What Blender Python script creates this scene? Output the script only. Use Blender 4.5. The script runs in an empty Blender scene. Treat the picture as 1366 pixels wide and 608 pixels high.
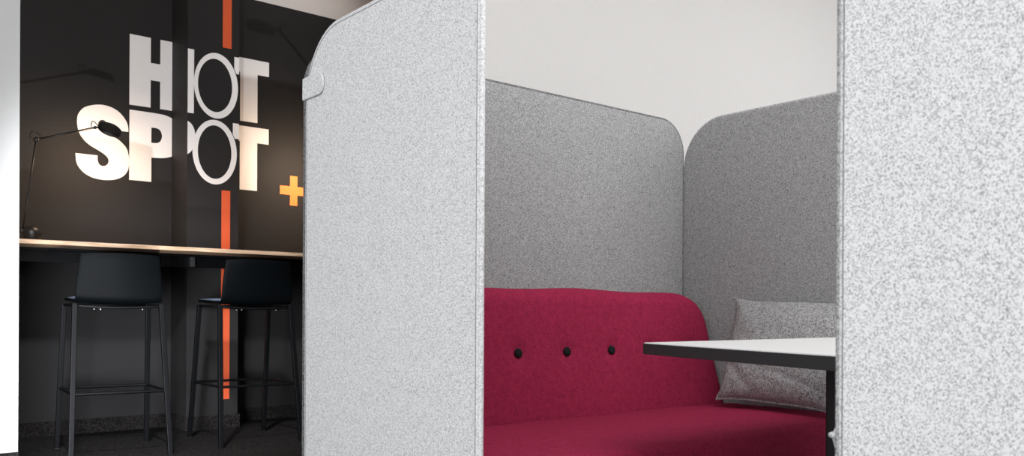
import bpy, bmesh, math, random
from mathutils import Vector, Matrix, noise
random.seed(7)
SC = bpy.context.scene
COL = SC.collection
PI = math.pi

# ------------------------------------------------------------------ camera
CAM_H = .78
UX, UY, ROLL = .769, .639, .005
_n = math.hypot(UX, UY); UX /= _n; UY /= _n
cam_d = bpy.data.cameras.new('camera')
cam_d.sensor_fit = 'HORIZONTAL'; cam_d.sensor_width = 36
cam_d.lens = 1160 / 1366 * 36
cam_d.shift_y = (417 - 304) / 1366
cam_d.clip_start = .05
cam_d.dof.use_dof = True; cam_d.dof.focus_distance = 2.9; cam_d.dof.aperture_fstop = 9.0
cam = bpy.data.objects.new('camera', cam_d); COL.objects.link(cam)
rt = Vector((UX, -UY, 0)); up = Vector((0, 0, 1)); fw = Vector((UY, UX, 0))
cr = rt * math.cos(ROLL) + up * math.sin(ROLL)
cu = -rt * math.sin(ROLL) + up * math.cos(ROLL)
M = Matrix((cr, cu, -fw)).transposed().to_4x4(); M.translation = (0, 0, CAM_H)
cam.matrix_world = M
SC.camera = cam

# ------------------------------------------------------------------ light
SC.view_settings.view_transform = 'Standard'; SC.view_settings.look = 'None'
SC.view_settings.gamma = 1; SC.view_settings.use_curve_mapping = False
SC.view_settings.exposure = 0.0
w = bpy.data.worlds.new('world'); SC.world = w; w.use_nodes = True
w.node_tree.nodes['Background'].inputs[0].default_value = (.93, .96, 1, 1)
w.node_tree.nodes['Background'].inputs[1].default_value = 1.0

def area(name, loc, target, sx, sy, power, col=(1, 1, 1)):
    d = bpy.data.lights.new(name, 'AREA'); d.shape = 'RECTANGLE'; d.size = sx; d.size_y = sy
    d.energy = power; d.color = col
    o = bpy.data.objects.new(name, d); COL.objects.link(o); o.location = loc
    o.rotation_euler = (Vector(target) - Vector(loc)).to_track_quat('-Z', 'Y').to_euler()
    return o

def spot(name, loc, target, deg, power, blend=.8, size=.01, col=(1, 1, 1)):
    d = bpy.data.lights.new(name, 'SPOT'); d.spot_size = math.radians(deg); d.spot_blend = blend
    d.energy = power; d.color = col; d.shadow_soft_size = size
    o = bpy.data.objects.new(name, d); COL.objects.link(o); o.location = loc
    o.rotation_euler = (Vector(target) - Vector(loc)).to_track_quat('-Z', 'Y').to_euler()
    return o

area('window_light_side', (-3.0, -.6, 1.5), (1, .9, 1.1), 4.4, 2.4, 146, (.95, .975, 1))
area('window_light_rear', (2.6, -3.6, 1.7), (2.0, 2, 1.2), 6.0, 2.4, 235, (.97, .985, 1))
area('ceiling_light_panel', (1.7, .2, 2.98), (1.7, .2, 0), 2.2, 1.8, 50, (.97, .98, 1))
area('added_ceiling_wash', (3.3, 4.3, 2.2), (3.2, 4.6, 3.0), 1.0, .8, 1.0, (1, .93, .87))  # no fixture here: unseen light added to brighten the nook ceiling
spot('ceiling_spot_nook', (.60, 2.7, 2.9), (2.1, 6.0, -.2), 42, 480, .8, .10, (.93, .95, 1))
low = area('added_low_fill', (.02, 2.35, .5), (1.75, 6, .25), .7, .6, 15, (.90, .93, 1)); low.data.spread = math.radians(50)  # fill light added in mid-room to lift the wall below the desk
area('added_wall_fill_right', (4.6, 1.2, 2.98), (4.6, 1.5, 0), 1.4, 1.4, 42, (.98, .98, 1))  # extra unseen fill, added to brighten the right part of the white wall
spot('added_shadow_spot_left', (1.16, 3.45, .06), (1.6, 6, 2.40), 44, 170, .9, .012)  # added floor-level spot that throws the left lamp's shadow up the wall
spot('added_shadow_spot_right', (3.61, 4.5, .06), (2.72, 6, 2.72), 30, 210, .9, .012)  # added like the one above, for the hidden lamp's shadow

# ------------------------------------------------------------------ materials
def nodes(name):
    m = bpy.data.materials.new(name); m.use_nodes = True
    nt = m.node_tree
    return m, nt, nt.nodes['Principled BSDF'], nt.nodes.new, nt.links.new

def mat(name, col, rough=.5, metal=0, spec=.5, bump=0, bscale=100, emit=None, estr=0):
    m, nt, b, N, L = nodes(name)
    b.inputs['Base Color'].default_value = (*col, 1)
    b.inputs['Roughness'].default_value = rough
    b.inputs['Metallic'].default_value = metal
    b.inputs['Specular IOR Level'].default_value = spec
    if emit:
        b.inputs['Emission Color'].default_value = (*emit, 1); b.inputs['Emission Strength'].default_value = estr
    if bump:
        t = N('ShaderNodeTexCoord'); n = N('ShaderNodeTexNoise'); n.inputs['Scale'].default_value = bscale
        n.inputs['Detail'].default_value = 3
        u = N('ShaderNodeBump'); u.inputs['Strength'].default_value = bump; u.inputs['Distance'].default_value = .004
        L(t.outputs['Object'], n.inputs['Vector']); L(n.outputs['Fac'], u.inputs['Height']); L(u.outputs['Normal'], b.inputs['Normal'])
    return m

def fabric(name, lo, hi, scale=300, p0=.36, p1=.6, bump=.35, streak=.35, big=.12):
    """melange woven cloth: small dark and light flecks, faint vertical threads"""
    m, nt, b, N, L = nodes(name)
    b.inputs['Roughness'].default_value = .95; b.inputs['Specular IOR Level'].default_value = .1
    t = N('ShaderNodeTexCoord')
    n = N('ShaderNodeTexNoise'); n.inputs['Scale'].default_value = scale; n.inputs['Detail'].default_value = 2.5; n.inputs['Roughness'].default_value = .7
    mp = N('ShaderNodeMapping'); mp.inputs['Scale'].default_value = (1, 1, .22)
    n2 = N('ShaderNodeTexNoise'); n2.inputs['Scale'].default_value = scale * 1.2; n2.inputs['Detail'].default_value = 1
    n3 = N('ShaderNodeTexNoise'); n3.inputs['Scale'].default_value = scale * .12; n3.inputs['Detail'].default_value = 2
    L(t.outputs['Object'], n.inputs['Vector']); L(t.outputs['Object'], mp.inputs['Vector'])
    L(mp.outputs['Vector'], n2.inputs['Vector']); L(t.outputs['Object'], n3.inputs['Vector'])
    a = N('ShaderNodeMix'); a.data_type = 'FLOAT'; a.inputs[0].default_value = streak
    vo = N('ShaderNodeTexVoronoi'); vo.inputs['Scale'].default_value = scale * .95
    sp_ = N('ShaderNodeSeparateColor'); L(t.outputs['Object'], vo.inputs['Vector']); L(vo.outputs['Color'], sp_.inputs[0])
    mv = N('ShaderNodeMix'); mv.data_type = 'FLOAT'; mv.inputs[0].default_value = .38
    L(n.outputs['Fac'], mv.inputs[2]); L(sp_.outputs[0], mv.inputs[3])
    L(mv.outputs[0], a.inputs[2]); L(n2.outputs['Fac'], a.inputs[3])
    c = N('ShaderNodeMix'); c.data_type = 'FLOAT'; c.inputs[0].default_value = big
    L(a.outputs[0], c.inputs[2]); L(n3.outputs['Fac'], c.inputs[3])
    r = N('ShaderNodeValToRGB'); r.color_ramp.elements[0].position = p0; r.color_ramp.elements[1].position = p1
    r.color_ramp.elements[0].color = (*lo, 1); r.color_ramp.elements[1].color = (*hi, 1)
    L(c.outputs[0], r.inputs[0]); L(r.outputs[0], b.inputs['Base Color'])
    u = N('ShaderNodeBump'); u.inputs['Strength'].default_value = bump; u.inputs['Distance'].default_value = .0015
    L(a.outputs[0], u.inputs['Height']); L(u.outputs['Normal'], b.inputs['Normal'])
    return m

def wood(name):
    m, nt, b, N, L = nodes(name)
    b.inputs['Roughness'].default_value = .5
    t = N('ShaderNodeTexCoord'); mp = N('ShaderNodeMapping'); mp.inputs['Scale'].default_value = (6, 60, 260)
    n = N('ShaderNodeTexNoise'); n.inputs['Scale'].default_value = 1; n.inputs['Detail'].default_value = 4
    r = N('ShaderNodeValToRGB'); r.color_ramp.elements[0].position = .33; r.color_ramp.elements[1].position = .62
    r.color_ramp.elements[0].color = (.30, .18, .10, 1); r.color_ramp.elements[1].color = (.66, .46, .31, 1)
    L(t.outputs['Object'], mp.inputs['Vector']); L(mp.outputs[0], n.inputs['Vector']); L(n.outputs['Fac'], r.inputs[0]); L(r.outputs[0], b.inputs['Base Color'])
    return m

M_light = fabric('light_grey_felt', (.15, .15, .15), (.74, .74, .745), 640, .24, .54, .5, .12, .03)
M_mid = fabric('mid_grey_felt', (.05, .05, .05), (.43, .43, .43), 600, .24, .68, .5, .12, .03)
M_pipe = fabric('grey_piping_cloth', (.36, .36, .36), (.72, .72, .73), 700, .4, .55, .6)
M_braid = fabric('braided_piping_cloth', (.06, .06, .06), (.46, .46, .46), 360, .30, .58, .6)
M_pipe_dark = fabric('dark_grey_piping_cloth', (.06, .06, .06), (.22, .22, .22), 420, .4, .6, .6)
M_pillow = fabric('pillow_cloth', (.09, .09, .09), (.42, .42, .42), 450, .38, .60, .6)
M_red = fabric('crimson_cloth', (.19, .012, .037), (.32, .022, .068), 500, .36, .64, .5, .2, .25)
M_button = mat('charcoal_button_cloth', (.008, .010, .010), .85, spec=.15)
M_groove = mat('seam_thread', (.20, .20, .20), .9)
M_black_wall = mat('black_wall_paint', (.023, .0215, .0215), .6, spec=.15, bump=.5, bscale=70)
M_white_wall = mat('white_wall_plaster', (.505, .489, .474), .85, spec=.2, bump=.8, bscale=90)
M_column = mat('pale_grey_plaster', (.56, .56, .555), .85, spec=.2, bump=.5, bscale=90)
M_ceiling = mat('ceiling_paint', (.80, .74, .69), .9)
M_paint_white = mat('white_letter_paint', (.86, .83, .82), .6, bump=.4, bscale=70)
M_orange = mat('orange_paint', (.66, .095, .026), .6, bump=.4, bscale=70)
M_yellow = mat('orange_plus_paint', (.85, .21, .03), .6, bump=.4, bscale=70)
M_carpet = fabric('dark_carpet', (.004, .004, .004), (.034, .030, .028), 170, .35, .7, 1, 0)
M_metal = mat('black_powder_coated_metal', (.003, .0034, .004), .45, spec=.16)
M_table = mat('black_table_leg_metal', (.004, .004, .0045), .45, spec=.35)
M_lamp = mat('black_lamp_metal', (.008, .007, .007), .4, spec=.4)
M_shell = mat('black_stool_plastic', (.0018, .0025, .003), .5, spec=.05)
M_pad = mat('slate_blue_pad_cloth', (.10, .12, .17), .8)
M_bolt = mat('bright_steel', (.8, .8, .8), .25, 1)
M_wood = wood('oak_desk_wood')
M_top = mat('white_table_laminate', (.77, .77, .76), .35, spec=.5)
M_edge = mat('black_table_edge', (.018, .020, .021), .5)
M_bulb = mat('warm_lamp_diffuser', (.9, .8, .7), .5, emit=(1, .78, .55), estr=10)

# ------------------------------------------------------------------ helpers
def link(name, me, m=None, parent=None, loc=(0, 0, 0), smooth=False):
    o = bpy.data.objects.new(name, me); COL.objects.link(o); o.location = loc
    if m:
        for x in (m if isinstance(m, (list, tuple)) else [m]): me.materials.append(x)
    if parent: o.parent = parent
    if smooth:
        for p in me.polygons: p.use_smooth = True
    return o

def fin(name, bm, m, parent=None, loc=(0, 0, 0), smooth=False, bevel=0):
    bmesh.ops.recalc_face_normals(bm, faces=bm.faces)
    me = bpy.data.meshes.new(name); bm.to_mesh(me); bm.free()
    o = link(name, me, m, parent, loc, smooth)
    if bevel:
        b = o.modifiers.new('bevel', 'BEVEL'); b.width = bevel; b.segments = 3; b.limit_method = 'ANGLE'; b.angle_limit = math.radians(40)
    return o

def tag(o, label, cat, group=None):
    o['label'] = label; o['category'] = cat
    if group: o['group'] = group
    return o

def empty(name, loc, label, cat, group=None, rz=0):
    o = bpy.data.objects.new(name, None); COL.objects.link(o); o.location = loc; o.rotation_euler.z = rz
    o.empty_display_size = .1
    return tag(o, label, cat, group)

def box(bm, a, b):
    x0, y0, z0 = a; x1, y1, z1 = b
    v = [bm.verts.new(p) for p in ((x0, y0, z0), (x1, y0, z0), (x1, y1, z0), (x0, y1, z0), (x0, y0, z1), (x1, y0, z1), (x1, y1, z1), (x0, y1, z1))]
    for f in ((0, 3, 2, 1), (4, 5, 6, 7), (0, 1, 5, 4), (1, 2, 6, 5), (2, 3, 7, 6), (3, 0, 4, 7)):
        bm.faces.new([v[i] for i in f])

def struct(name, a, b, m):
    bm = bmesh.new(); box(bm, a, b); o = fin(name, bm, m); o['kind'] = 'structure'; return o

def frame(d):
    d = d.normalized(); a = Vector((0, 0, 1)) if abs(d.z) < .9 else Vector((1, 0, 0))
    s = d.cross(a).normalized(); return s, d.cross(s).normalized()

def tube(bm, pts, r, seg=10, closed=False):
    pts = [Vector(p) for p in pts]; n = len(pts); rings = []; prev = None
    for i, p in enumerate(pts):
        if closed: d = pts[(i + 1) % n] - pts[i - 1]
        else: d = pts[min(i + 1, n - 1)] - pts[max(i - 1, 0)]
        d.normalize()
        if prev is None: s, t = frame(d)
        else:
            s = prev - d * prev.dot(d); s.normalize(); t = d.cross(s)
        prev = s
        rings.append([bm.verts.new(p + (s * math.cos(2 * PI * k / seg) + t * math.sin(2 * PI * k / seg)) * r) for k in range(seg)])
    for i in range(n if closed else n - 1):
        a, b = rings[i], rings[(i + 1) % n]
        for k in range(seg): bm.faces.new((a[k], a[(k + 1) % seg], b[(k + 1) % seg], b[k]))
    if not closed:
        bm.faces.new(rings[0][::-1]); bm.faces.new(rings[-1])

def bar(bm, p, q, wx, wy):
    """rectangular section bar from p to q, sides kept level in x and y"""
    p, q = Vector(p), Vector(q); v = []
    for c in (p, q):
        v.append([bm.verts.new(c + Vector((sx * wx / 2, sy * wy / 2, 0))) for sx, sy in ((-1, -1), (1, -1), (1, 1), (-1, 1))])
    bm.faces.new(v[0][::-1]); bm.faces.new(v[1])
    for k in range(4): bm.faces.new((v[0][k], v[0][(k + 1) % 4], v[1][(k + 1) % 4], v[1][k]))

def lathe(bm, c, axis, prof, seg=24):
    c = Vector(c); ax = Vector(axis).normalized(); s, t = frame(ax); rings = []
    for r, h in prof:
        rings.append([bm.verts.new(c + ax * h + (s * math.cos(2 * PI * k / seg) + t * math.sin(2 * PI * k / seg)) * max(r, 1e-5)) for k in range(seg)])
    for a, b in zip(rings, rings[1:]):
        for k in range(seg): bm.faces.new((a[k], a[(k + 1) % seg], b[(k + 1) % seg], b[k]))
    bm.faces.new(rings[0][::-1]); bm.faces.new(rings[-1])

def round_rect(w, h0, h1, rt, rb, n=10):
    """closed outline in (s, z): 0..w by h0..h1, top corners radius rt, bottom rb"""
    out = []
    for cx, cz, r, a0 in ((w - rb, h0 + rb, rb, -PI / 2), (w - rt, h1 - rt, rt, 0), (rt, h1 - rt, rt, PI / 2), (rb, h0 + rb, rb, PI)):
        for i in range(n + 1):
            a = a0 + PI / 2 * i / n; out.append((cx + r * math.cos(a), cz + r * math.sin(a)))
    return out

def round_rect2(w, h0, h1, ra, rb2, rb, n=10):
    out = []
    for cx, cz, r, a0 in ((w - rb, h0 + rb, rb, -PI / 2), (w - rb2, h1 - rb2, rb2, 0), (ra, h1 - ra, ra, PI / 2), (rb, h0 + rb, rb, PI)):
        for i in range(n + 1):
            a = a0 + PI / 2 * i / n; out.append((cx + r * math.cos(a), cz + r * math.sin(a)))
    return out

def resample(pts, step):
    pts = [Vector(p) for p in pts]; out = []
    n = len(pts)
    for i in range(n):
        a, b = pts[i], pts[(i + 1) % n]; k = max(1, int((b - a).length / step))
        for j in range(k): out.append(a.lerp(b, j / k))
    return out

def flat_shape(name, loops, m, y, loc, parent=None, depth=.0012):
    """painted shape on a wall facing -Y: loops of (x, z), holes allowed"""
    cu_ = bpy.data.curves.new(name, 'CURVE'); cu_.dimensions = '2D'; cu_.fill_mode = 'BOTH'; cu_.extrude = depth / 2
    for lp in loops:
        sp = cu_.splines.new('POLY'); sp.points.add(len(lp) - 1); sp.use_cyclic_u = True
        for i, (x, z) in enumerate(lp): sp.points[i].co = (x, z, 0, 1)
    tmp = bpy.data.objects.new('tmp', cu_); COL.objects.link(tmp)
    dg = bpy.context.evaluated_depsgraph_get(); dg.update()
    me = bpy.data.meshes.new_from_object(tmp.evaluated_get(dg)); bpy.data.objects.remove(tmp)
    R_ = Matrix.Rotation(PI / 2, 4, 'X'); me.transform(R_)
    me.transform(Matrix.Translation(Vector((0, y - depth / 2, 0)) - Vector(loc)))
    me.materials.clear(); me.name = name
    if parent: return link(name, me, m, parent)
    return link(name, me, m, None, loc)

def smooth_loop(pts, k=6):
    out = []; n = len(pts)
    for i in range(n):
        p0, p1, p2, p3 = (Vector((*pts[(i + d) % n], 0)) for d in (-1, 0, 1, 2))
        for j in range(k):
            t = j / k
            q = .5 * ((2 * p1) + (p2 - p0) * t + (2 * p0 - 5 * p1 + 4 * p2 - p3) * t * t + (3 * p1 - p0 - 3 * p2 + p3) * t ** 3)
            out.append((q.x, q.y))
    return out

def smooth_path(pts, k=6):
    out = []
    n = len(pts)
    for i in range(n - 1):
        p0, p1, p2, p3 = (Vector((*pts[max(0, min(n - 1, i + d))], 0)) for d in (-1, 0, 1, 2))
        for j in range(k):
            t = j / k
            q = .5 * ((2 * p1) + (p2 - p0) * t + (2 * p0 - 5 * p1 + 4 * p2 - p3) * t * t + (3 * p1 - p0 - 3 * p2 + p3) * t ** 3)
            out.append((q.x, q.y))
    out.append(tuple(pts[-1])); return out

# ------------------------------------------------------------------ the room
WALL, PIL = 6.0, 5.7
struct('floor', (-3.8, -3.8, -.1), (6.5, 6.2, 0), M_carpet)
struct('ceiling', (-3.8, -3.8, 3.02), (6.5, 6.2, 3.15), M_ceiling)
struct('wall_back', (.0, WALL, 0), (4.2, WALL + .15, 3.02), M_black_wall)
struct('wall_pilaster', (1.985, PIL, 0), (2.33, WALL, 3.02), M_black_wall)
struct('wall_left', (-3.8, 4.8, 0), (.86, 6.0, 3.02), M_column)
struct('wall_right', (4.2, 3.02, 0), (4.35, 6.15, 3.02), M_black_wall)
struct('wall_behind_booth', (1.9, 2.9, 0), (6.5, 3.02, 3.02), M_white_wall)
struct('baseboard_back', (.86, WALL - .012, 0), (1.973, WALL, .09), M_carpet)
struct('baseboard_back_right', (2.342, WALL - .012, 0), (4.2, WALL, .09), M_carpet)
bm = bmesh.new(); box(bm, (1.973, PIL - .012, 0), (2.342, PIL, .09)); box(bm, (1.973, PIL, 0), (1.985, WALL, .09)); box(bm, (2.33, PIL, 0), (2.342, WALL, .09))
fin('baseboard_pilaster', bm, M_carpet)['kind'] = 'structure'
struct('baseboard_left', (-3.8, 4.788, 0), (.86, 4.8, .09), M_carpet)
struct('baseboard_booth', (1.9, 2.888, 0), (6.5, 2.9, .09), M_carpet)

# ------------------------------------------------------------------ painted lettering on the walls
HT, HB, ST, SB = 2.598, 2.134, 2.101, 1.640
hT, hB, sT, sB = 2.487, 2.071, 2.045, 1.640
def ell(cx, cz, rx, rz, n=72): return [(cx + rx * math.cos(2 * PI * i / n), cz + rz * math.sin(2 * PI * i / n)) for i in range(n)]
GRP = None
def letter(label, pieces, m=M_paint_white, name='painted_letter', cat='letter'):
    """pieces: (loops, wall y). One piece makes one mesh; more make parts of an Empty"""
    if len(pieces) == 1:
        lo, y = pieces[0]; x0 = min(p[0] for p in lo[0]); z0 = min(p[1] for p in lo[0])
        return tag(flat_shape(name, lo, m, y, (x0, y, z0)), label, cat)
    lo, y = pieces[0]; x0 = min(p[0] for p in lo[0]); z0 = min(p[1] for p in lo[0]); loc = (x0, y, z0)
    e = empty(name, loc, label, cat)
    for lo, y in pieces: flat_shape('letter_stroke', lo, m, y, loc, e)
    return e

H_main = [(1.711, HT), (1.845, HT), (1.845, 2.432), (1.907, 2.432), (1.907, HT), (1.984, HT), (1.984, HB), (1.907, HB), (1.907, 2.317), (1.845, 2.317), (1.845, HB), (1.711, HB)]
H_main = [(x if x != 1.984 else 1.9845, z) for x, z in H_main]
letter('white capital H of the upper word, split by the pilaster corner', [([[(x + (.024 if x > 1.98 else 0), z) for x, z in H_main]], WALL), ([[(1.986, hT), (2.026, hT), (2.026, hB), (1.986, hB)]], PIL)])
P_out = [(1.712, ST), (1.848, ST)] + smooth_path([(1.848, ST), (1.931, 2.098), (1.984, 2.083), (2.009, 2.065)], 5)[1:] + smooth_path([(2.009, 1.845), (1.985, 1.825), (1.932, 1.808), (1.852, 1.802)], 5) + [(1.852, SB), (1.712, SB)]
P_in = [(1.851, 2.003)] + smooth_path([(1.862, 2.003), (1.884, 2.002), (1.908, 1.991), (1.921, 1.955), (1.911, 1.920), (1.89, 1.904), (1.862, 1.901)], 5) + [(1.851, 1.901)]
P_b = smooth_path([(1.986, 2.016), (2.010, 2.001), (2.030, 1.965), (2.036, 1.915), (2.030, 1.865), (2.010, 1.822), (1.986, 1.800)], 5)
letter('white capital P of the lower word, split by the pilaster corner', [([P_out, P_in], WALL), ([P_b], PIL)])
S_out = [(1.706, 1.953)] + smooth_path([(1.706, 1.953), (1.701, 1.999), (1.681, 2.038), (1.646, 2.075), (1.596, 2.099), (1.538, 2.105), (1.481, 2.093), (1.434, 2.069), (1.404, 2.028), (1.396, 1.983), (1.401, 1.937), (1.413, 1.900), (1.438, 1.865), (1.473, 1.836), (1.52, 1.811), (1.554, 1.792), (1.579, 1.769), (1.585, 1.744), (1.574, 1.722), (1.552, 1.711), (1.530, 1.719), (1.519, 1.742), (1.518, 1.776)], 5)[1:] + smooth_path([(1.388, 1.776), (1.393, 1.722), (1.412, 1.684), (1.445, 1.652), (1.492, 1.631), (1.545, 1.624), (1.599, 1.627), (1.648, 1.642), (1.685, 1.670), (1.706, 1.71), (1.7115, 1.759), (1.707, 1.805), (1.695, 1.842), (1.671, 1.872), (1.637, 1.898), (1.597, 1.912), (1.558, 1.927), (1.529, 1.949), (1.520, 1.974), (1.526, 1.997), (1.545, 2.009), (1.566, 2.002), (1.577, 1.981), (1.579, 1.953)], 5)
letter('white capital S painted at the left behind the desk lamp head', [([S_out], WALL)])
letter('white thin oval O of the upper word on the pilaster', [([ell(2.174, 2.276, .148, .2165), ell(2.167, 2.277, .115, .176)], PIL)])
letter('white thin oval O of the lower word on the pilaster', [([ell(2.167, 1.835, .149, .2135), ell(2.166, 1.835, .113, .177)], PIL - .0003)])
def T_piece(top, bot, zt, zu): return [(2.345, zt), (2.676, zt), (2.676, zu), (2.589, zu), (2.589, bot), (2.460, bot), (2.460, zu), (2.345, zu)]
letter('white capital T of the upper word, right of the pilaster', [([T_piece(0, 2.137, 2.588, 2.484)], WALL), ([[(2.296, 2.491), (2.3295, 2.491), (2.3295, 2.379), (2.310, 2.379), (2.296, 2.41)]], PIL)])
letter('white capital T of the lower word, right of the pilaster', [([T_piece(0, 1.648, 2.103, 1.992)], WALL), ([[(2.288, 2.045), (2.3295, 2.045), (2.3295, 1.942), (2.302, 1.942), (2.288, 1.97)]], PIL)])
letter('orange painted stripe above the letters, running up to the ceiling', [([[(2.216, 2.54), (2.276, 2.54), (2.276, 3.019), (2.216, 3.019)]], PIL)], M_orange, 'painted_stripe', 'wall stripe')
letter('orange painted stripe under the letters, passing behind the desk down the pilaster', [([[(2.213, .194), (2.272, .194), (2.272, 1.587), (2.213, 1.587)]], PIL)], M_orange, 'painted_stripe', 'wall stripe')
px_, pz_ = 2.874, 1.675
a_, b_ = .029, .109
plus = [(-a_, b_), (a_, b_), (a_, a_ * 1.1), (b_, a_ * 1.1), (b_, -a_ * 1.1), (a_, -a_ * 1.1), (a_, -b_), (-a_, -b_), (-a_, -a_ * 1.1), (-b_, -a_ * 1.1), (-b_, a_ * 1.1), (-a_, a_ * 1.1)]
letter('yellow-orange painted plus sign beside the light grey booth panel', [([[(px_ + x, pz_ + z) for x, z in plus]], WALL)], M_yellow, 'painted_plus_sign', 'sign')

# ------------------------------------------------------------------ bar desk
DT = 1.16
desk = empty('bar_desk', (2.5, 5.6, 0), 'long high wooden desk fixed along the black wall', 'desk')
def loc_box(name, a, b, m, parent, bevel=0):
    o = Vector(parent.location); bm = bmesh.new(); box(bm, Vector(a) - o, Vector(b) - o)
    return fin(name, bm, m, parent, bevel=bevel)
bm = bmesh.new()
o0 = Vector(desk.location)
prof = [(.862, 5.22), (4.19, 5.17), (4.19, 5.998), (2.345, 5.998), (2.345, 5.698), (1.97, 5.698), (1.97, 5.998), (.862, 5.998)]
vb = [bm.verts.new(Vector((x, y, DT - .023)) - o0) for x, y in prof]; vt = [bm.verts.new(Vector((x, y, DT)) - o0) for x, y in prof]
bm.faces.new(vt); bm.faces.new(vb[::-1])
for i in range(8): bm.faces.new((vb[i], vb[(i + 1) % 8], vt[(i + 1) % 8], vt[i]))
fin('desk_top', bm, M_wood, desk, bevel=.0015)
# channel rail with slots under the top
bm = bmesh.new(); o0 = Vector(desk.location)
box(bm, Vector((.864, 5.55, 1.062)) - o0, Vector((4.19, 5.565, 1.122)) - o0)
box(bm, Vector((.864, 5.50, 1.122)) - o0, Vector((4.19, 5.62, 1.1365)) - o0)
box(bm, Vector((.864, 5.53, 1.058)) - o0, Vector((4.19, 5.58, 1.064)) - o0)
fin('support_rail', bm, M_metal, desk)
for i in range(7):
    x = 1.80 + i * .036
    bm = bmesh.new(); box(bm, Vector((x, 5.542, 1.07)) - o0, Vector((x + .010, 5.5495, 1.118)) - o0); fin('rail_rib', bm, M_metal, desk)
for x in (1.94, 3.35):
    bm = bmesh.new(); box(bm, Vector((x, 5.50, 1.06)) - o0, Vector((x + .028, 5.545, 1.121)) - o0)
    fin('support_bracket', bm, mat('grey_bracket_metal', (.10, .11, .12), .35, .6), desk, bevel=.002)

# ------------------------------------------------------------------ bar stools
def make_stool(loc, rz, label):
    e = empty('bar_stool', loc, label, 'stool', 'black bar stools under the high desk', rz)
    # moulded shell: profile runs from the seat front back to the bend and up the backrest
    prof = [(.235, .832), (.20, .838), (.10, .836), (0, .832), (-.10, .826), (-.150, .821), (-.178, .822), (-.196, .832), (-.207, .85), (-.214, .88), (-.223, .94), (-.232, 1.0), (-.241, 1.05), (-.247, 1.085)]
    half = [.205, .215, .221, .222, .220, .218, .217, .2165, .216, .215, .211, .205, .200, .195]
    bm = bmesh.new(); NX = 20; rows = []
    for k, ((y, z), h) in enumerate(zip(prof, half)):
        row = []
        for i in range(NX + 1):
            s = -1 + 2 * i / NX
            up_ = max(0, (z - .83) / .25)
            yy = y + .030 * s * s * min(1, up_ + .25) * (1 if k > 4 else 0)
            zz = z - (.010 * s * s if k == len(prof) - 1 else (.010 * s * s * up_)) + (.008 * s * s if k <= 8 else .003 * s * s)
            row.append(bm.verts.new((s * h, yy, zz)))
        rows.append(row)
    for a, b in zip(rows, rows[1:]):
        for i in range(NX): bm.faces.new((a[i], a[i + 1], b[i + 1], b[i]))
    sh = fin('seat_shell', bm, M_shell, e, smooth=True)
    sm = sh.modifiers.new('thick', 'SOLIDIFY'); sm.thickness = .011; sm.offset = 0
    sb = sh.modifiers.new('bevel', 'BEVEL'); sb.width = .004; sb.segments = 2; sb.limit_method = 'ANGLE'; sb.angle_limit = math.radians(50)
    bm = bmesh.new()   # thin upholstered pad on the seat
    pts = [(-.200, .225), (.200, .225), (.208, .10), (.206, -.02), (.19, -.13), (-.19, -.13), (-.206, -.02), (-.208, .10)]
    lo = [bm.verts.new((x, y, .842)) for x, y in pts]; hi = [bm.verts.new((x * .98, y * .98, .856)) for x, y in pts]
    bm.faces.new(lo[::-1]); bm.faces.new(hi)
    for i in range(8): bm.faces.new((lo[i], lo[(i + 1) % 8], hi[(i + 1) % 8], hi[i]))
    fin('seat_pad', bm, M_pad, e, bevel=.004)
    # frame under the shell: curved rear and front rails, side rails
    bm = bmesh.new()
    T = {(-1, -1): (-.215, -.175), (1, -1): (.215, -.175), (1, 1): (.220, .165), (-1, 1): (-.220, .165)}
    Fp = {(-1, -1): (-.244, -.280), (1, -1): (.244, -.280), (1, 1): (.238, .280), (-1, 1): (-.238, .280)}
    tube(bm, [(-.215 + .43 * i / 12, -.175 - .012 * math.sin(PI * i / 12), .806 - .010 * math.sin(PI * i / 12)) for i in range(13)], .0075, 8)
    tube(bm, [(-.22, .165, .812), (.22, .165, .812)], .0075, 8)
    for s in (-1, 1): tube(bm, [(s * .215, -.175, .806), (s * .22, .165, .812)], .0075, 8)
    fin('seat_frame', bm, M_metal, e, smooth=True)
    for k in T:
        bm = bmesh.new(); bar(bm, (*Fp[k], .004), (*T[k], .818), .026, .024)
        lg = fin('leg', bm, M_metal, e, bevel=.003)
        bm = bmesh.new(); bar(bm, (*Fp[k], 0), (Fp[k][0], Fp[k][1], .006), .024, .022)
        fin('foot_glide', bm, M_lamp, lg)
    z = .345; q = {k: (Fp[k][0] + (T[k][0] - Fp[k][0]) * z / .82, Fp[k][1] + (T[k][1] - Fp[k][1]) * z / .82) for k in T}
    c = [q[(-1, -1)], q[(1, -1)], q[(1, 1)], q[(-1, 1)]]; path = []
    for i in range(4):
        p0, p1, p2 = Vector((*c[i - 1], z)), Vector((*c[i], z)), Vector((*c[(i + 1) % 4], z))
        d0 = (p0 - p1).normalized(); d2 = (p2 - p1).normalized(); r = .02
        for j in range(6):
            t = j / 5; path.append((p1 + d0 * r) * (1 - t) ** 2 + p1 * 2 * t * (1 - t) + (p1 + d2 * r) * t * t)
    bm = bmesh.new(); tube(bm, path, .0080, 8, closed=True); fin('footrest', bm, M_metal, e, smooth=True)
    for x in (-.125, -.095, .115):
        bm = bmesh.new(); lathe(bm, (x, -.195, .788), (0, -1, 0), [(.0045, 0), (.0045, .004), (.002, .006)], 12)
        fin('bolt', bm, M_bolt, e, smooth=True)
    return e
make_stool((1.377, 5.117, 0), math.radians(-5), 'black bar stool under the desk lamp, nearer the white wall end')
make_stool((2.140, 5.130, 0), math.radians(-1.5), 'black bar stool beside the light grey booth panel, before the orange stripe')

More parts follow.
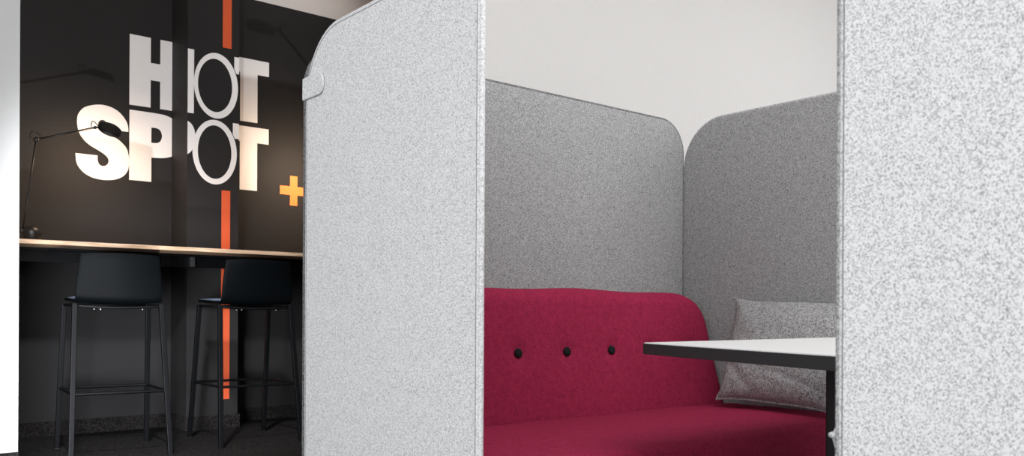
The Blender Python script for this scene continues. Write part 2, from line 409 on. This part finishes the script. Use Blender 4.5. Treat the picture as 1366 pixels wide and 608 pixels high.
# ------------------------------------------------------------------ desk lamps
def make_lamp(base, elbow, wrist, head, e_dir, label, power):
    o0 = Vector(base); e = empty('desk_lamp', base, label, 'lamp', None)
    L_ = lambda p: Vector(p) - o0
    el, wr, hd = L_(elbow), L_(wrist), L_(head); jt = Vector((0, 0, .062)); e_dir = Vector(e_dir).normalized()
    bm = bmesh.new(); lathe(bm, (.044 if elbow[0] < wrist[0] else -.044, 0, .0), (0, 0, 1), [(.030, 0), (.040, .008), (.048, .028), (.050, .045), (.048, .062), (.040, .078), (.026, .089), (.010, .094)], 28)
    fin('weighted_base', bm, M_lamp, e, smooth=True)
    bm = bmesh.new(); lathe(bm, jt + Vector((0, -.012, 0)), (0, 1, 0), [(.006, 0), (.014, .001), (.014, .023), (.006, .024)], 20)
    tube(bm, [(0, 0, .0), jt], .006, 10)
    fin('base_joint', bm, M_lamp, e, smooth=True)
    bm = bmesh.new()
    for s in (-.005, .005): tube(bm, [jt + Vector((0, s, 0)), el + Vector((0, s, 0))], .0040, 8)
    fin('lower_arm', bm, M_lamp, e, smooth=True)
    bm = bmesh.new(); tube(bm, [el, wr], .0056, 10); la = fin('upper_arm', bm, M_lamp, e, smooth=True)
    sg = 1 if wrist[0] > elbow[0] else -1
    def loop(c, w_, h_, a0):
        pts = [(-1, 0), (-1.05, .55), (-.75, .95), (-.25, 1), (.35, .72), (1, .30)]
        bm = bmesh.new(); out = []
        for x, z in smooth_path(pts, 4): out.append(c + Vector((sg * x * w_, 0, z * h_)))
        tube(bm, out, .0028, 6); return bm
    bm = loop(el + Vector((0, -.006, 0)), .030, .044, 0)
    lathe(bm, el + Vector((0, -.012, 0)), (0, 1, 0), [(.005, 0), (.0125, .001), (.0125, .023), (.005, .024)], 20)
    fin('elbow_spring_joint', bm, M_lamp, e, smooth=True)
    bm = loop(wr + Vector((-sg * .004, -.005, 0)), .018, .034, 0)
    lathe(bm, wr + Vector((0, -.009, 0)), (0, 1, 0), [(.004, 0), (.009, .001), (.009, .017), (.004, .018)], 18)
    tube(bm, [wr, wr + (hd - wr) * .6 - e_dir * .008], .005, 8)
    fin('wrist_joint', bm, M_lamp, e, smooth=True)
    bm = bmesh.new(); lathe(bm, hd, e_dir, [(.010, -.020), (.052, -.015), (.063, -.008), (.067, .000), (.067, .008), (.061, .009), (.059, .002)], 36)
    hh = fin('lamp_head', bm, M_lamp, e, smooth=False)
    bm = bmesh.new(); lathe(bm, hd, e_dir, [(.057, .0025), (.057, .0045)], 32); fin('diffuser', bm, M_bulb, hh)
    d = bpy.data.lights.new('lamp_light', 'AREA'); d.shape = 'DISK'; d.size = .11; d.energy = power; d.color = (1, .74, .52)
    lo = bpy.data.objects.new('lamp_light', d); COL.objects.link(lo); lo.parent = hh
    lo.location = hd + e_dir * .012; lo.rotation_euler = e_dir.to_track_quat('-Z', 'Y').to_euler()
    return e
away = Vector((.19, .98, 0)); rgt = Vector((.98, -.19, 0)); dn = Vector((0, 0, -1))
e1 = away * .64 + (rgt * -.30 + dn * .95) * .77
make_lamp((1.002, 5.5, DT), (1.068, 5.5, 1.745), (1.378, 5.5, 1.856), (1.460, 5.5, 1.856), e1, 'black jointed desk lamp lit before the painted S, left end of the desk', 5.5)
e2 = Vector((0, .877, -.48))
make_lamp((3.34, 5.5, DT), (3.29, 5.5, 1.68), (3.049, 5.5, 1.908), (2.943, 5.5, 1.900), e2, 'black jointed desk lamp hidden behind the booth panel, lighting the plus sign', 8)

# ------------------------------------------------------------------ booth benches
BX, BY = 1.768, 2.056
def side_panel(sx, parent):
    """felt side panel; outer face at local x = sx*.768; two-tone cloth"""
    T_ = .014; y_back = -.0315 if sx < 0 else -.006
    W_ = .750 + y_back
    ol = round_rect2(W_, .05, 1.474, .165, .09, .03, 12)
    # rear upper corner tighter or equal: same radius both sides
    xo, xi = sx * .7665, sx * (.7665 - T_)
    bm = bmesh.new()
    A = [bm.verts.new((xo, y_back - s, z)) for s, z in ol]; B = [bm.verts.new((xi, y_back - s, z)) for s, z in ol]
    f1 = bm.faces.new(A); f2 = bm.faces.new(B[::-1]); n = len(ol)
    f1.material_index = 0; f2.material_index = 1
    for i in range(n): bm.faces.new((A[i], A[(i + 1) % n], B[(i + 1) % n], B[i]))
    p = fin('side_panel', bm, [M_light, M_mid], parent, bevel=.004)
    bm = bmesh.new()
    xm = (xo + xi) / 2
    tube(bm, resample([(xm, y_back - s, z) for s, z in ol], .05), .0060, 10, closed=True)
    q = fin('piping', bm, M_pipe if sx < 0 else M_braid, p, smooth=True)
    # stitched seam line a finger's width inside the outer edge
    ol2 = round_rect2(W_ - .013, .0565, 1.4675, .16, .085, .025, 12)
    bm = bmesh.new(); tube(bm, resample([(xo + sx * .0002, y_back - .0065 - s, z) for s, z in ol2], .05), .0009, 5, closed=True)
    fin('seam', bm, M_groove, p)
    return p
bench = empty('booth_sofa', (BX, BY, 0), 'crimson booth sofa with high grey felt screens, black buttons on its back', 'sofa', 'facing booth sofas')
pl = side_panel(-1, bench); pr = side_panel(1, bench)
# back panel
ol = round_rect(1.496, .05, 1.474, .112, .03, 12)
bm = bmesh.new(); n = len(ol)
A = [bm.verts.new((x - .748, -.006, z)) for x, z in ol]; B = [bm.verts.new((x - .748, .010, z)) for x, z in ol]
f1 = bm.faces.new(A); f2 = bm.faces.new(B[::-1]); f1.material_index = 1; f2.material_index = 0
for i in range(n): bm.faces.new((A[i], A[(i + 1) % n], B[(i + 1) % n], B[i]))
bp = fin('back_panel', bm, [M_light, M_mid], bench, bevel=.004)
bm = bmesh.new(); tube(bm, resample([(x - .748, .002, z) for x, z in ol], .05), .0075, 10, closed=True); fin('piping', bm, M_pipe_dark, bp, smooth=True)

# backrest cushion: a soft slab with rounded upper corners and button dimples
BZ0, BZ1 = .44, .852
buttons = [(-.178 + .19 * k, .665) for k in range(-3, 5)]
buttons = [(x, z) for x, z in buttons if abs(x) < .62]
def backrest():
    NX, NZ = 150, 48; r_e = .045; bm = bmesh.new()
    def halfw(z):
        w_ = .748 - (z - .47) * .155; R_ = .115; d = z - (BZ1 - R_)
        if d > 0: w_ -= R_ - math.sqrt(max(0, R_ * R_ - d * d))
        return w_
    def front(x, z):
        return -.150 - (.835 - z) * .16
    F = []; 
    for j in range(NZ + 1):
        t = j / NZ; z = BZ0 + (BZ1 - BZ0) * (1 - (1 - t) ** 1.5); hw = halfw(min(z, BZ1 - .0005)); row = []
        for i in range(NX + 1):
            s = -1 + 2 * i / NX; s = math.copysign(1 - (1 - abs(s)) ** 1.25, s)
            x = s * hw; y = front(x, z)
            for d in (BZ1 - z, hw - abs(x)):
                if d < r_e: y += (r_e - math.sqrt(max(0, r_e ** 2 - (r_e - d) ** 2))) * .8
            for bx, bz in buttons:
                q = ((x - bx) ** 2 + (z - bz) ** 2)
                if q < .01: y += .009 * math.exp(-q / (2 * .018 ** 2)) + .003 * math.exp(-q / (2 * .045 ** 2))
            y += .0035 * noise.noise(Vector((x * 5, z * 6, 3)))
            zz = z + (.003 * math.sin(x * 7 + 1) + .002 * math.sin(x * 15)) * max(0, t - .6) / .4
            row.append(bm.verts.new((x, y, zz)))
        F.append(row)
    for a, b in zip(F, F[1:]):
        for i in range(NX): bm.faces.new((a[i], a[i + 1], b[i + 1], b[i]))
    bd = [F[0][i] for i in range(NX + 1)] + [F[j][NX] for j in range(1, NZ + 1)] + [F[NZ][i] for i in range(NX - 1, -1, -1)] + [F[j][0] for j in range(NZ - 1, 0, -1)]
    bk = [bm.verts.new((v.co.x, -.012, v.co.z)) for v in bd]; n = len(bd)
    for i in range(n): bm.faces.new((bd[i], bk[i], bk[(i + 1) % n], bd[(i + 1) % n]))
    bm.faces.new(bk)
    o = fin('backrest', bm, M_red, bench, smooth=True)
    for bx, bz in buttons:
        y = front(bx, bz) + .010; nrm = Vector((0, -1, .16)).normalized()
        bm = bmesh.new(); lathe(bm, (bx, y, bz), nrm, [(.010, 0), (.0135, .003), (.0138, .006), (.011, .009), (.005, .0105), (.001, .0108)], 24)
        fin('button', bm, M_button, o, smooth=True)
    return o
backrest()

def seat():
    X = .748; Y0_, Y1_ = -.10, -.76; bm = bmesh.new(); NX, NY = 110, 56; r_e = .05; ZT = .478; F = []
    for j in range(NY + 1):
        t = j / NY; y = Y0_ + (Y1_ - Y0_) * t; row = []
        for i in range(NX + 1):
            s = -1 + 2 * i / NX; x = s * X; z = ZT + .012 * (1 - s ** 4) * math.sin(PI * min(1, max(0, (t - .05) / 1.0))) - .004
            for d in (y - Y1_, (X - abs(x))):
                if d < r_e: z -= (r_e - math.sqrt(max(0, r_e ** 2 - (r_e - d) ** 2)))
            b_ = max(0, -.205 - y)
            if b_ < .05: z -= .034 * (1 - b_ / .05) ** 2.5
            z += .004 * noise.noise(Vector((x * 4, y * 7, 1))) + .0015 * noise.noise(Vector((x * 9, y * 22, 5)))
            row.append(bm.verts.new((x, y, z)))
        F.append(row)
    for a, b in zip(F, F[1:]):
        for i in range(NX): bm.faces.new((a[i], a[i + 1], b[i + 1], b[i]))
    bd = [F[0][i] for i in range(NX + 1)] + [F[j][NX] for j in range(1, NY + 1)] + [F[NY][i] for i in range(NX - 1, -1, -1)] + [F[j][0] for j in range(NY - 1, 0, -1)]
    bk = [bm.verts.new((v.co.x, v.co.y, .30)) for v in bd]; n = len(bd)
    for i in range(n): bm.faces.new((bd[i], bk[i], bk[(i + 1) % n], bd[(i + 1) % n]))
    bm.faces.new(bk)
    return fin('seat_cushion', bm, M_red, bench, smooth=True)
seat()
bm = bmesh.new(); box(bm, (-.745, -.745, .10), (.745, -.03, .302)); fin('seat_base', bm, M_red, bench, bevel=.01)
for sx in (-1, 1):
    for y in (-.68, -.10):
        bm = bmesh.new(); lathe(bm, (sx * .66, y, 0), (0, 0, 1), [(.016, 0), (.018, .01), (.022, .11)], 16); fin('leg', bm, M_metal, bench, smooth=True)
bench2 = bench.copy(); COL.objects.link(bench2)
def copy_kids(src, dst):
    for c in list(src.children):
        d = c.copy(); COL.objects.link(d); d.parent = dst; copy_kids(c, d)
copy_kids(bench, bench2)
bench2.location = (BX, -.178, 0); bench2.rotation_euler.z = PI
tag(bench2, 'near booth sofa at the right, showing only its large light grey felt side panel', 'sofa', 'facing booth sofas')
# strap that ties the left screen to the back screen (only the far sofa shows it)
bm = bmesh.new()
ang = [i / 12 for i in range(13)]
zc, hz = 1.341, .028
def strap_outline():
    out = []
    for i in range(15):
        a = -PI / 2 + PI * i / 14; out.append((.108 + .026 * math.cos(a), zc + hz * math.sin(a)))
    out += [(.028, zc + hz), (.028, zc - hz)]
    return out
so = strap_outline(); n = len(so)
x0 = -.768
A = [bm.verts.new((x0 - .0045, -s, z)) for s, z in so]; B = [bm.verts.new((x0 + .001, -s, z)) for s, z in so]
bm.faces.new(A); bm.faces.new(B[::-1])
for i in range(n): bm.faces.new((A[i], A[(i + 1) % n], B[(i + 1) % n], B[i]))
box(bm, (x0 - .0045, -.0285, zc - hz), (x0 + .019, -.0225, zc + hz))
st = fin('strap', bm, M_light, bench, bevel=.003)

# ------------------------------------------------------------------ table
tb = empty('booth_table', (1.72, .95, 0), 'white topped booth table with a black edge between the sofas', 'table')
o0 = Vector(tb.location)
def slab(pts, z0, z1, name, m, parent, bevel):
    bm = bmesh.new(); A = [bm.verts.new(Vector((x, y, z0)) - o0) for x, y in pts]; B = [bm.verts.new(Vector((x, y, z1)) - o0) for x, y in pts]
    bm.faces.new(A[::-1]); bm.faces.new(B); n = len(pts)
    for i in range(n): bm.faces.new((A[i], A[(i + 1) % n], B[(i + 1) % n], B[i]))
    return fin(name, bm, m, parent, bevel=bevel)
def rc(pts, r, n=5):
    out = []
    for i in range(len(pts)):
        p0, p1, p2 = (Vector((*pts[j % len(pts)], 0)) for j in (i - 1, i, i + 1))
        a = p1 + (p0 - p1).normalized() * r; b = p1 + (p2 - p1).normalized() * r
        for k in range(n + 1):
            t = k / n; q = a * (1 - t) ** 2 + p1 * 2 * t * (1 - t) + b * t * t; out.append((q.x, q.y))
    return out
TP = [(1.453, 1.298), (1.240, .640), (2.49, .56), (2.49, 1.298)]
slab(rc(TP, .010), .690, .7135, 'table_edge', M_edge, tb, .001)
slab(rc([(1.4555, 1.296), (1.2425, .642), (2.488, .562), (2.488, 1.296)], .009), .7135, .7155, 'table_top', M_top, tb, 0)
bm = bmesh.new(); box(bm, Vector((1.676, .93, .02)) - o0, Vector((1.721, .985, .69)) - o0); fin('table_column', bm, M_table, tb, bevel=.004)
bm = bmesh.new(); box(bm, Vector((1.75, .95, .02)) - o0, Vector((1.775, .975, .69)) - o0); fin('column_brace', bm, M_table, tb, bevel=.003)
bm = bmesh.new(); box(bm, Vector((1.42, .72, 0)) - o0, Vector((2.05, 1.18, .02)) - o0); fin('base_plate', bm, M_table, tb, bevel=.003)

# ------------------------------------------------------------------ pillows
def make_pillow(corners, thick, label, seed, full=.42, cloth=None, pinch=1):
    """corners BL, BR, TR, TL in the world; front bulges to the left of the screen"""
    BL, BR, TR, TL = (Vector(c) for c in corners); cen = (BL + BR + TR + TL) / 4
    nrm = (BR - BL).cross(TL - BL).normalized(); N_ = 44
    e = empty('throw_pillow', tuple(cen), label, 'pillow', 'grey throw pillows')
    bm = bmesh.new(); G = {}
    def base(s, t):
        u, v = (s + 1) / 2, (t + 1) / 2
        p = BL * (1 - u) * (1 - v) + BR * u * (1 - v) + TR * u * v + TL * (1 - u) * v - cen
        cx = 1 - .11 * pinch * (1 - t ** 4); cz = 1 - .085 * pinch * (1 - s ** 4)      # sides drawn in between the corners
        a = (BR - BL).normalized(); b = (TL - BL).normalized()
        p -= a * p.dot(a) * (1 - cx) + b * p.dot(b) * (1 - cz)
        return p
    for sd in (1, -1):
        for i in range(N_ + 1):
            for j in range(N_ + 1):
                s, t = -1 + 2 * i / N_, -1 + 2 * j / N_
                edge = i in (0, N_) or j in (0, N_)
                if edge and sd == -1: G[sd, i, j] = G[1, i, j]; continue
                h = thick / 2 * (max(0, (1 - s * s)) * max(0, (1 - t * t))) ** full
                p = base(s, t)
                if not edge:
                    m_ = min(1 - abs(s), 1 - abs(t))
                    h += sd * 0 + .006 * noise.noise(Vector((s * 3 + seed, t * 3, sd))) * min(1, m_ * 4)
                    d = math.hypot(s + 1, t + 1); h *= 1 - .12 * math.exp(-((s + t + 1.25) / .10) ** 2)
                    h *= 1 - .08 * math.exp(-((t + .55 + .25 * s) / .06) ** 2) * (1 if s > -.2 else .3)
                    p += nrm * h * sd
                G[sd, i, j] = bm.verts.new(p)
        for i in range(N_):
            for j in range(N_):
                bm.faces.new((G[sd, i, j], G[sd, i + 1, j], G[sd, i + 1, j + 1], G[sd, i, j + 1]))
    fin('pillow_cover', bm, cloth or M_pillow, e, smooth=True)
    pts = [base(-1 + 2 * i / 30, -1) for i in range(30)] + [base(1, -1 + 2 * i / 30) for i in range(30)] + [base(1 - 2 * i / 30, 1) for i in range(30)] + [base(-1, 1 - 2 * i / 30) for i in range(30)]
    bm = bmesh.new(); tube(bm, pts, .0042, 8, closed=True); fin('piping', bm, cloth or M_pillow, e, smooth=True)
    return e
make_pillow([(2.30, 1.735, .505), (2.32, 1.315, .485), (2.47, 1.30, .815), (2.46, 1.785, .835)], .17,
            'plump grey melange throw pillow leaning in the corner of the crimson sofa', 1)
make_pillow([(1.050, .608, .622), (1.46, .60, .600), (1.44, .20, .585), (1.05, .24, .595)], .15,
            'pale grey pillow corner peeping out low behind the edge of the nearest panel', 4, .20, M_light, -.45)
